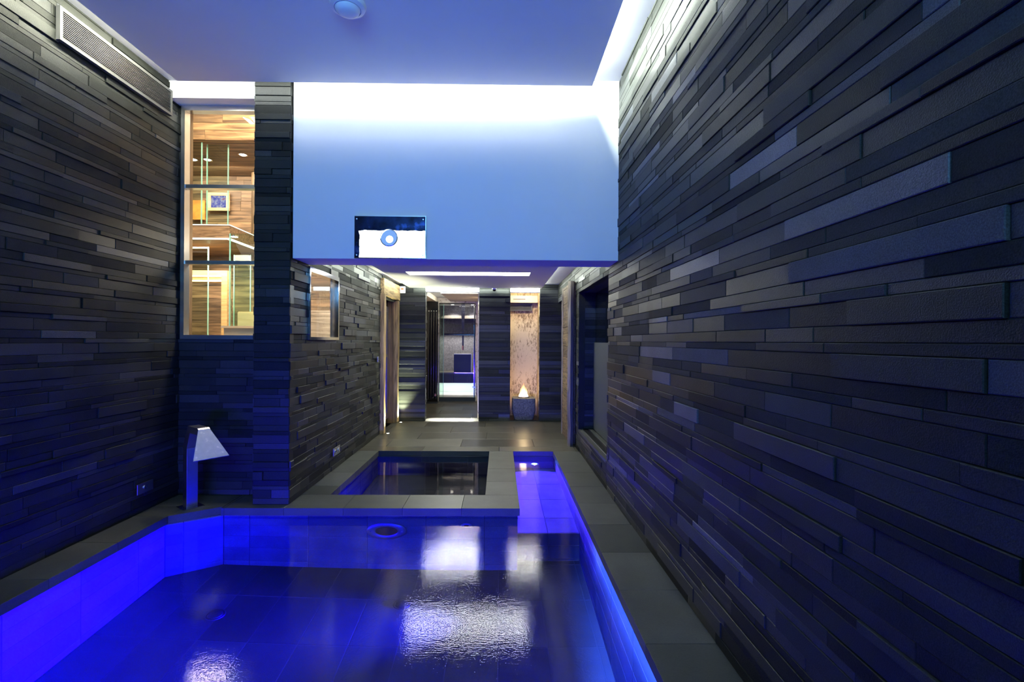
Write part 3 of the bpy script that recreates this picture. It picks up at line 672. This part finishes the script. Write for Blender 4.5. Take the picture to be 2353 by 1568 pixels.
# ------------------------------------------------------------------ fire niche
mb = MB(); mb.box(.1,.85,9.75,9.85,0,2.56).box(.14,.19,9.35,9.75,0,2.56).box(.75,.8,9.35,9.75,0,2.56)
struct(mb.build('wall_niche', 'hide'), 'pale brown flecked wall lining of the fire niche', 'wall')
struct(B(.195,.745,9.62,9.745,2.26,2.40).build('trim_9', 'warm_plaster'), 'beige plaster panel above the niche grille', 'trim')
struct(B(.1,.85,9.35,9.75,2.56,2.6).build('ceiling_niche', 'plaster'), 'ceiling of the fire niche', 'ceiling')
struct(B(.26,.5,9.612,9.619,2.325,2.333).build('trim_10', 'black'), 'thin dark slot in the beige plaster panel', 'trim')
struct(B(.195,.745,9.12,9.75,.0,.012).build('floor_niche', 'black'), 'black base plate of the fire niche', 'floor')
o = empty('vent_grille', (.42,9.72,2.1), 'grey vent grille at the top of the fire niche', 'grille')
mb = MB(); mb.box(.2,.64,9.70,9.745,2.1,2.125).box(.2,.64,9.70,9.745,2.225,2.25).box(.615,.64,9.70,9.745,2.125,2.225).box(.2,.215,9.70,9.745,2.125,2.225); mb.build('frame', 'bronze', o)
mb = MB()
for k in range(9): mb.box(.216,.614,9.715,9.735,2.13+k*.0105,2.136+k*.0105)
mb.build('slats', 'bronze', o)
for xb in (.3, .45): B(xb,xb+.006,9.709,9.714,2.126,2.224).build('bar', 'bronze', o); B(.216,.614,9.738,9.744,2.126,2.224).build('backing', 'black', o)
o = empty('fire_bowl', (.46,9.33,.012), 'rough square granite fire stone in the lit niche', 'fire bowl')
rnd = random.Random(4); st = []; cx, cy = .462, 9.335
for k in range(11):
    t = k/10; z = .013+.405*t; r = .175+.045*math.sin(min(1,t*1.8)*PI/2)-.008*(t > .95)
    ring = []
    for i in range(40):
        a = 2*PI*i/40; c_, s_ = math.cos(a), math.sin(a); p = 7
        q = r/((abs(c_)**p+abs(s_)**p)**(1/p)); q += rnd.uniform(-.004,.004)
        ring.append(Vector((cx+q*c_, cy+q*.93*s_, z)))
    st.append(ring)
MB().sweep(st).build('stone', 'granite', o)
MB().lathe((cx,cy,.419),[(0,0),(.1,0),(.11,.008),(.1,.014),(.09,.006),(0,.006)],'Z',28).build('burner', 'black', o, True)
fl = empty('flame', (cx,cy,.43), 'orange flame burning on top of the granite fire stone', 'fire')
rnd = random.Random(9)
for (dx,dy,h,r) in ((0,0,.28,.04),(-.045,.02,.21,.034),(.045,-.01,.23,.034),(-.02,-.03,.25,.03),(.02,.04,.2,.03),(.075,.02,.13,.026),(-.08,-.01,.14,.026),(.03,-.04,.16,.03),(-.06,-.035,.11,.026),(.06,-.035,.1,.024)):
    st = []; ph = rnd.random()*6
    for k in range(12):
        t = k/11; rr = r*(math.sin(PI*min(1,.18+t*.82))**.8)*(1-.35*t)+.001
        ox, oy = .018*t*math.sin(ph+4*t), .014*t*math.cos(ph+3*t)
        st.append([Vector((cx+dx*(1-.5*t)+ox+rr*math.cos(2*PI*i/14), cy+dy*(1-.5*t)+oy+rr*math.sin(2*PI*i/14), .434+h*t)) for i in range(14)])
    MB().sweep(st).build('tongue', 'flame', fl, True)

# ------------------------------------------------------------------ fittings
# vent grille on the left wall
o = empty('vent_grille', (-3.06,3.97,3.56), 'long louvred steel vent grille high on the left wall', 'grille')
gx0, gx1, gy0, gy1, gz0, gz1 = -3.075,-3.045,3.40,4.555,3.565,3.80
mb = MB(); t = .022
mb.box(gx0,gx1,gy0,gy1,gz0,gz0+t).box(gx0,gx1,gy0,gy1,gz1-t,gz1).box(gx0,gx1,gy0,gy0+t,gz0+t,gz1-t).box(gx0,gx1,gy1-t,gy1,gz0+t,gz1-t); mb.build('frame', 'grille_frame', o)
for k in range(15):
    zc = gz0+t+.0065+k*.0131
    MB().add([(gx0+.004,gy0+t,zc+.005),(gx1-.002,gy0+t,zc-.002),(gx1-.002,gy0+t,zc+.0015),(gx0+.004,gy0+t,zc+.0085),
              (gx0+.004,gy1-t,zc+.005),(gx1-.002,gy1-t,zc-.002),(gx1-.002,gy1-t,zc+.0015),(gx0+.004,gy1-t,zc+.0085)],
             [(0,1,2,3),(7,6,5,4),(0,4,5,1),(1,5,6,2),(2,6,7,3),(3,7,4,0)]).build('slat', 'bronze', o)
for k in range(4): B(gx0+.001,gx0+.004,gy0+.12+k*.27,gy0+.13+k*.27,gz0+t,gz1-t).build('support_bar', 'steel', o)
B(gx0-.003,gx0,gy0+t,gy1-t,gz0+t,gz1-t).build('backing', 'black', o)
# ceiling speaker
o = empty('ceiling_speaker', (-1.03,3.27,3.71), 'round white ceiling speaker at the top edge of the view', 'speaker')
MB().lathe((-1.03,3.27,3.75), [(0,-.001),(.118,-.001),(.12,-.012),(.112,-.03),(.088,-.04),(.084,-.034),(0,-.034)], 'Z', 48).build('rim', 'white', o, True)
MB().lathe((-1.03,3.27,3.75), [(.083,-.0345),(.075,-.055),(.05,-.07),(0,-.076)], 'Z', 40).build('mesh_cover', 'white', o, True)
# mirrored wall plate with round lamp; white reflection painted on as emission
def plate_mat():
    m, nt, out = new_mat('painted_reflection_plate')
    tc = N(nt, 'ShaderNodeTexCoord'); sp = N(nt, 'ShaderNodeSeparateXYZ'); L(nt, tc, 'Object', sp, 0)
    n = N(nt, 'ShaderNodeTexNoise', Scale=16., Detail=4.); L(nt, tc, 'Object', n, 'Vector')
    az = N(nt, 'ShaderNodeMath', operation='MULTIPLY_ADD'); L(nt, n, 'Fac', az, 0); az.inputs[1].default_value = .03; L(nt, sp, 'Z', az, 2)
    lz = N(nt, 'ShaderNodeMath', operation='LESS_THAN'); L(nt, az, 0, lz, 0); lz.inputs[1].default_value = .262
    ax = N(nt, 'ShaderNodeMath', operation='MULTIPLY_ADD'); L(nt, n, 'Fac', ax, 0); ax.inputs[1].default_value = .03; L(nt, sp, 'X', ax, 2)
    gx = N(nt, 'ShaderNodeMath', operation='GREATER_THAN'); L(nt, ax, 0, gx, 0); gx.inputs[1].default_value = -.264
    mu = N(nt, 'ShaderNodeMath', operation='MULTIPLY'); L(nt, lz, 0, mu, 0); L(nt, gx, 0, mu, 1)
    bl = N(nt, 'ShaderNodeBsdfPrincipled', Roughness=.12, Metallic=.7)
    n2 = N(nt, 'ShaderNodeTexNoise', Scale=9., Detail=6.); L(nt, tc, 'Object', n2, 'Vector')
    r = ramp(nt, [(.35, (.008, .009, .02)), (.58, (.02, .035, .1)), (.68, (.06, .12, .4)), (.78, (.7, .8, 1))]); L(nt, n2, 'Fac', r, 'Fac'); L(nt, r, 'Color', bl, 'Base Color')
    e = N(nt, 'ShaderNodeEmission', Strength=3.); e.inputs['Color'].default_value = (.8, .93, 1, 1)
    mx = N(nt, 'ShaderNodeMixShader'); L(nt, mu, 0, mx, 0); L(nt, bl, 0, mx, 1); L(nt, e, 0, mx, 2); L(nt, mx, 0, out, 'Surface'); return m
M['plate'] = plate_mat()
M['lens'] = emit('lens_blue', (.2, .42, .95), 1.0); M['lens_core'] = emit('lens_core', (.75, .95, 1), 14.)
px0,px1,pz0,pz1 = -1.328,-.685,2.253,2.626
o = empty('mirror_plate', ((px0+px1)/2,4.455,pz0), 'rectangular mirrored plate with painted white reflection and round blue lens on the white wall', 'light')
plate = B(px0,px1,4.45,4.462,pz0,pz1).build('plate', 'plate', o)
mb = MB(); mb.box(px0,px1,4.4625,4.474,pz0,pz0+.01).box(px0,px1,4.4625,4.474,pz1-.01,pz1).box(px0,px0+.01,4.4625,4.474,pz0+.01,pz1-.01).box(px1-.01,px1,4.4625,4.474,pz0+.01,pz1-.01).box(px1+.001,px1+.008,4.445,4.474,pz0,pz1).box(px0,px1+.008,4.445,4.474,pz0-.006,pz0-.001).box(px0,px1+.008,4.445,4.474,pz1+.001,pz1+.007); mb.build('edge_frame', 'polished', o)
lc = (-1.012,4.449,2.431)
MB().lathe(lc, [(.074,0),(.08,0),(.08,.014),(.074,.018),(.068,.01)], 'Y', 40).build('lens_ring', 'polished', o, True)
lens = MB().lathe(lc, [(0,.001),(.073,.001),(.073,.006),(.05,.012),(0,.014)], 'Y', 40).build('lens', 'lens', o, True)
MB().lathe((lc[0]+.006,lc[1],lc[2]-.014), [(0,.0145),(.032,.0145),(.03,.018),(0,.02)], 'Y', 32).build('lamp', 'lens_core', lens, True)
for sx in (px0+.02,px1-.02):
    for sz in (pz0+.022,pz1-.022): MB().lathe((sx,4.45,sz),[(0,0),(.007,0),(.006,.005),(0,.006)],'Y',14).build('screw', 'steel', plate, True)
# alarm box, dome camera
o = empty('alarm_siren', (-1.80,9.04,2.37), 'small white alarm box beside the timber lintel', 'alarm')
B(-1.86,-1.755,9.03,9.074,2.375,2.5).build('body', 'white', o, bevel=.008); B(-1.83,-1.785,9.024,9.0295,2.435,2.47).build('lamp', 'orange', o)
o = empty('dome_camera', (-.107,9.04,2.43), 'small dark dome camera under the ceiling on the middle pier', 'camera')
MB().lathe((-.107,9.02,2.473), [(0,0),(.04,0),(.04,-.018),(.034,-.022),(0,-.022)], 'Z', 24).build('mount', 'white', o, True)
MB().lathe((-.107,9.02,2.45), [(.033,0),(.03,-.018),(.018,-.03),(0,-.034)], 'Z', 24).build('dome', 'glossblack', o, True)
# switch plates
def xplate(name, x, y0, y1, z0, z1, sgn, label, cat, btn):
    o = empty(name, (x,(y0+y1)/2,z0), label, cat)
    B(min(x,x+sgn*.008),max(x,x+sgn*.008),y0,y1,z0,z1).build('plate', 'steel', o, bevel=.002)
    for (cy_,cz_,r) in btn: MB().lathe((x+sgn*.008,cy_,cz_),[(0,0),(r,0),(r,sgn*.006),(r*.6,sgn*.007),(0,sgn*.003)],'X',20).build('socket', 'polished', o, True)
    return o
xplate('socket_plate', -1.888,5.56,5.79,.172,.262,1,'double steel socket plate low on the left corridor wall','socket',[(5.62,.217,.022),(5.73,.217,.022)])
xplate('socket_plate', -3.064,4.16,4.35,.172,.262,1,'steel socket plate low on the left wall by the shower spout','socket',[(4.25,.217,.02)])
xplate('light_switch', -1.888,7.53,7.62,1.16,1.25,1,'small dark light switch on the corridor wall before the timber door','switch',[(7.575,1.225,.01),(7.575,1.185,.01)])
xplate('control_plate', -1.397,9.17,9.21,1.49,1.68,1,'upper narrow steel plate on the pier side in the far doorway','switch',[])
xplate('control_plate', -1.397,9.17,9.21,.30,.60,1,'lower narrow steel plate on the pier side in the far doorway','switch',[])
# floor uplights
for x, y, lab in ((-1.79,7.86,'near bright round uplight in the floor by the timber door post'),(-1.80,8.93,'far bright round uplight in the floor by the timber door post')):
    o = empty('floor_uplight', (x,y,0), lab, 'light')
    MB().lathe((x,y,0),[(.022,0),(.034,0),(.032,.004),(.022,.005)],'Z',24).build('rim', 'polished', o, True)
    MB().cyl((x,y,.0005),.0215,.003,'Z',20).build('lens', 'uplight', o)
# shower spout
SB = Vector((-2.76,4.395,0)); sn = Vector((.8,-.6,0)); stt = Vector((.6,.8,0))
o = empty('shower_spout', SB, 'tall steel water spout with a flared blade on the pool edge', 'fountain')
def sring(d, z, hw, dn, dz, th):   # cross-section: half width hw, thickness th along (dn,dz)
    P = lambda w_, k: SB+sn*(d+dn*k)+stt*w_+Z*(z+dz*k)
    return [P(-hw,0),P(hw,0),P(hw,th),P(-hw,th)]
mb = MB(); mb.add([SB+stt*a+sn*b+Z*z for z in (.0,.008) for a, b in ((-.085,-.075),(.085,-.075),(.085,.085),(-.085,.085))],[(3,2,1,0),(4,5,6,7),(0,1,5,4),(1,2,6,5),(2,3,7,6),(3,0,4,7)]); mb.build('base_plate', 'polished', o)
MB().sweep([sring(-.04,.009,.045,1,0,.08),sring(-.04,.53,.045,1,0,.08),sring(-.04,.555,.045,1,-.3,.08)]).build('post', 'steel', o, bevel=.003)
MB().sweep([sring(-.04,.556,.0452,1,-.3,.08),sring(.055,.735,.045,.6,-.8,.075),sring(.255,.735,.045,.1,-1,.06)]).build('neck', 'steel', o, bevel=.002)
MB().sweep([sring(.27,.725,.046,-.8,-.6,.012),sring(.42,.495,.142,-.8,-.6,.012)]).build('blade', 'spout', o, bevel=.002)
MB().sweep([sring(.256,.734,.046,.1,-1,.03),sring(.272,.724,.046,-.8,-.6,.02)]).build('blade_hinge', 'steel', o)
# pool fittings under water
o = empty('pool_jet', (-1.0,4.388,-.6), 'large steel ring jet under water in the front pool wall', 'pool fitting')
ring = MB().lathe((-1.005,4.39,-.43),[(.1,0),(.175,0),(.18,.008),(.165,.02),(.115,.022),(.1,.012)],'Y',48).build('ring', 'steel', o, True)
MB().lathe((-1.005,4.39,-.43),[(0,.002),(.0995,.002),(.0995,.006),(.05,.009),(0,.01)],'Y',40).build('grid', 'black', o, True)
for s_ in (-1,1): MB().lathe((-1.005+s_*.14,4.369,-.43),[(0,0),(.012,0),(.01,.004),(0,.005)],'Y',14).build('screw', 'polished', ring, True)
o = empty('pool_nozzle', (-.29,4.388,-.35), 'small round nozzle under water in the front pool wall right of the ring jet', 'pool fitting')
MB().lathe((-.29,4.39,-.3),[(.025,0),(.05,0),(.05,.008),(.025,.012)],'Y',28).build('ring', 'steel', o, True); MB().cyl((-.29,4.39,-.3),.0245,.004,'Y',20).build('inlet', 'black', o)
for x, y, lab in ((-2.13,3.7,'left dark round inlet on the pool floor'),(-.77,3.9,'right dark round inlet on the pool floor')):
    o = empty('floor_inlet', (x,y,PZ), lab, 'pool fitting')
    MB().lathe((x,y,PZ),[(0,.02),(.03,.02),(.05,.012),(.055,0)],'Z',24).build('cover', 'black', o, True)
    MB().lathe((x,y,PZ),[(.056,0),(.07,0),(.066,.006),(.056,.008)],'Z',24).build('rim', 'black', o, True)
o = empty('pool_lamp', (.48,6.62,-.45), 'bright cyan underwater lamp at the far end of the narrow channel', 'light')
MB().lathe((.48,6.638,-.42),[(.04,0),(.06,0),(.058,.012),(.04,.016)],'Y',28).build('rim', 'polished', o, True); MB().lathe((.48,6.638,-.42),[(0,.004),(.0395,.004),(.03,.016),(0,.02)],'Y',24).build('lens', 'pool_lamp', o, True)

# ------------------------------------------------------------------ lights
def area(name, loc, size, sy, power, col, direc, spread=180):
    d = bpy.data.lights.new(name, 'AREA'); d.shape = 'RECTANGLE'; d.size = size; d.size_y = sy; d.energy = power; d.color = col; d.spread = math.radians(spread)
    o = bpy.data.objects.new(name, d); COL.objects.link(o); o.location = loc
    o.rotation_euler = Vector(direc).to_track_quat('-Z', 'Y').to_euler(); return o
def strip(name, p0, p1, wdt, power, col, direc, spread=180):
    """long LED strip from p0 to p1 shining towards direc"""
    p0, p1 = Vector(p0), Vector(p1); ax = (p1-p0); ln = ax.length; ax.normalize(); zz = -Vector(direc).normalized(); yy = zz.cross(ax)
    d = bpy.data.lights.new(name, 'AREA'); d.shape = 'RECTANGLE'; d.size = ln; d.size_y = wdt; d.spread = math.radians(spread); d.energy = power; d.color = col
    o = bpy.data.objects.new(name, d); COL.objects.link(o)
    o.matrix_world = Matrix.Translation((p0+p1)/2) @ Matrix((ax, yy, zz)).transposed().to_4x4(); return o
def spot(name, loc, direc, power, col, ang, blend=.6, r=.04):
    d = bpy.data.lights.new(name, 'SPOT'); d.energy = power; d.color = col; d.spot_size = math.radians(ang); d.spot_blend = blend; d.shadow_soft_size = r
    o = bpy.data.objects.new(name, d); COL.objects.link(o); o.location = loc; o.rotation_euler = Vector(direc).to_track_quat('-Z', 'Y').to_euler(); return o
def point(name, loc, power, col, r=.05):
    d = bpy.data.lights.new(name, 'POINT'); d.energy = power; d.color = col; d.shadow_soft_size = r
    o = bpy.data.objects.new(name, d); COL.objects.link(o); o.location = loc; return o
COOL = (.90, 1., .88); WHT = (.95, 1., .97)
strip('cove_right', (.73,-1.2,3.89), (.73,4.2,3.89), .11, 560, COOL, (.35,0,-1))
strip('cove_left', (-2.76,-1.2,3.89), (-2.76,4.2,3.89), .10, 230, (1,1,.8), (-.35,0,-1))
strip('cove_back_edge', (-2.7,4.245,3.89), (.7,4.245,3.89), .02, 13, WHT, (0,.35,-1))
strip('cove_back', (-2.7,4.18,3.89), (.7,4.18,3.89), .12, 26, WHT, (0,.35,-1))
strip('corridor_right', (.73,5.0,2.55), (.73,8.95,2.55), .025, 34, COOL, (.5,0,-1))
strip('corridor_left', (-1.635,5.0,2.55), (-1.635,8.95,2.55), .025, 34, COOL, (-.5,0,-1))
strip('corridor_end', (-1.6,8.97,2.55), (.7,8.97,2.55), .03, 34, COOL, (0,.6,-1))
strip('far_left', (-1.17,9.8,2.55), (-1.17,11.8,2.55), .02, 14, COOL, (-.6,0,-1))
strip('far_front', (-1.2,9.82,2.55), (-.45,9.82,2.55), .02, 8, COOL, (0,-.6,-1))
area('threshold_led', (-.89,9.25,2.40), .8, .02, 45, WHT, (0,0,-1), 12)
# niche and steam cabin
area('niche_lamp', (.47,9.27,2.53), .4, .06, 7, (1,.88,.58), (0,.4,-1))
point('fire_glow', (cx,cy-.02,.62), 5, (1,.72,.36), .06)
for x in (-1.3,-.75): spot('steam_spot', (x,13.4,2.48), (0,.45,-1), 200, (1,.93,.9), 90, .5, .03)
area('steam_fill', (-1.0,12.6,2.49), .8, .1, 5, (.95,.95,1), (0,.4,-1))
strip('bench_light', (-1.85,13.3,.35), (-.5,13.3,.35), .03, 4, (.82,1,.9), (0,.3,-1))
area('far_room', (-.75,10.7,2.445), .7, .05, 14, (1,.92,.75), (0,0,-1))
# uplights
spot('uplight_beam', (-1.795,7.865,.012), (-.045,.0,1), 320, (1,1,.62), 45, .8, .012)
spot('uplight_beam', (-1.80,8.94,.012), (-.03,.09,1), 330, (.94,1,.62), 70, 1., .012)
# lobby
for x, y, z, p in ((-4.35,6.95,4.0,60),(-4.15,6.95,4.0,40),(-3.55,6.75,4.0,60)): spot('gallery_spot', (x,y,z), (0,0,-1), p, (1,.85,.62), 130, .8, .05)
area('lobby_upper', (-3.7,5.5,4.7), 2., .8, 36, (1,.85,.6), (0,.2,-1))
area('lobby_lower', (-4.,6.7,2.797), 1.0, .7, 110, (1,.87,.66), (0,0,-1))
area('lobby_front', (-2.75,5.1,4.6), .6, .3, 140, (1,.87,.64), (0,.15,-1))
area('lobby_side_fill', (-2.65,5.9,2.74), .9, 1.2, 11, (1,.9,.74), (0,.8,-1), 120)  # added fill to brighten the view through the small corridor window
area('counter_fill', (-2.3,5.05,2.5), .3, .2, 22, (1,.9,.68), (-.6,.3,-.8))  # added fill for the counter front, out of view behind the pillar
area('gallery_wall_wash', (-4.2,7.2,4.03), 1.2, .2, 40, (1,.86,.64), (0,.5,-1))
# pool lighting
BL = (.003,.0,1.)
def uw(name, loc, direc, power, col, ang=140): return spot(name, loc, direc, power, col, ang, 1., .006)
uw('pool_lamp_a', (.7,3.8,-.95), (-1,-.12,.12), 14000, BL, 44)
uw('pool_lamp_b', (.7,1.7,-1.05), (-1,.0,.12), 28000, BL, 80)
uw('pool_lamp_c', (-.7,.45,-.4), (-.05,.8,-.5), 900, BL, 75)
uw('channel_lamp', (.48,6.58,-.42), (0,-1,-.1), 2600, (.035,.012,1), 140)
strip('ledge_far', (.728,3.6,-.088), (.728,6.4,-.088), .02, 420, (.05,.03,1), (1,0,-.5), 130)
strip('ledge_near', (.728,.6,-.088), (.728,3.8,-.088), .02, 1100, (.04,.12,1), (1,0,-.5), 152)
uw('tub_lamp', (-.9,4.79,-.7), (-.9,.45,-.15), 500, BL, 130)
strip('near_glow_fill', (-2.7,.325,-.072), (.7,.325,-.072), .012, 55, (.035,.014,1), (0,1,.0), 60)  # added unseen strip, stands in for blue pool light leaving the water
area('hall_lamp', (-.8,-1.55,2.9), 2.4, .8, 165, (.13,.37,.72), (0,1,.3), 130)

# ------------------------------------------------------------------ camera
F, YAW, ROLL, SH = 1120., .0125, .006, 14.
cam = bpy.data.cameras.new('camera'); cam.sensor_width = 36.; cam.sensor_fit = 'HORIZONTAL'; cam.lens = F*36./2353.; cam.shift_x = SH/2353.; cam.clip_start = .05
co = bpy.data.objects.new('camera', cam); COL.objects.link(co)
fw = Vector((math.sin(YAW), math.cos(YAW), 0)); rt = Vector((math.cos(YAW), -math.sin(YAW), 0))
r2 = rt*math.cos(ROLL)+Z*math.sin(ROLL); u2 = Z*math.cos(ROLL)-rt*math.sin(ROLL)
co.matrix_world = Matrix.Translation((0,0,1.5)) @ Matrix((r2,u2,-fw)).transposed().to_4x4()
scene.camera = co

GROUPS = {'ceiling_light_band': 'light bands over the end wall openings', 'floor_uplight': 'floor uplights by the timber door', 'floor_inlet': 'round inlets on the pool floor',
          'glass_panel': 'glass panels in the lobby', 'control_plate': 'steel plates on the doorway pier', 'socket_plate': 'steel socket plates low on the walls'}
for o in scene.objects:
    k = o.name.split('.')[0]
    if o.parent is None and k in GROUPS: o['group'] = GROUPS[k]
    if o.parent is None and k == 'downlight': o['group'] = 'spot lamps in the steam cabin ceiling' if 'steam' in o['label'] else 'downlights in the lobby'
wd = bpy.data.worlds.new('world'); scene.world = wd; wd.use_nodes = True
wd.node_tree.nodes['Background'].inputs['Color'].default_value = (.05,.06,.1,1); wd.node_tree.nodes['Background'].inputs['Strength'].default_value = .02
vs = scene.view_settings; vs.view_transform = 'Standard'; vs.look = 'None'; vs.exposure = 0.; vs.gamma = 1.; vs.use_curve_mapping = False
cy_ = scene.cycles
cy_.use_denoising = True; cy_.max_bounces = 9; cy_.diffuse_bounces = 5; cy_.glossy_bounces = 4; cy_.transmission_bounces = 6; cy_.transparent_max_bounces = 12
cy_.sample_clamp_indirect = 6.; cy_.blur_glossy = .5; cy_.caustics_reflective = True; cy_.caustics_refractive = True
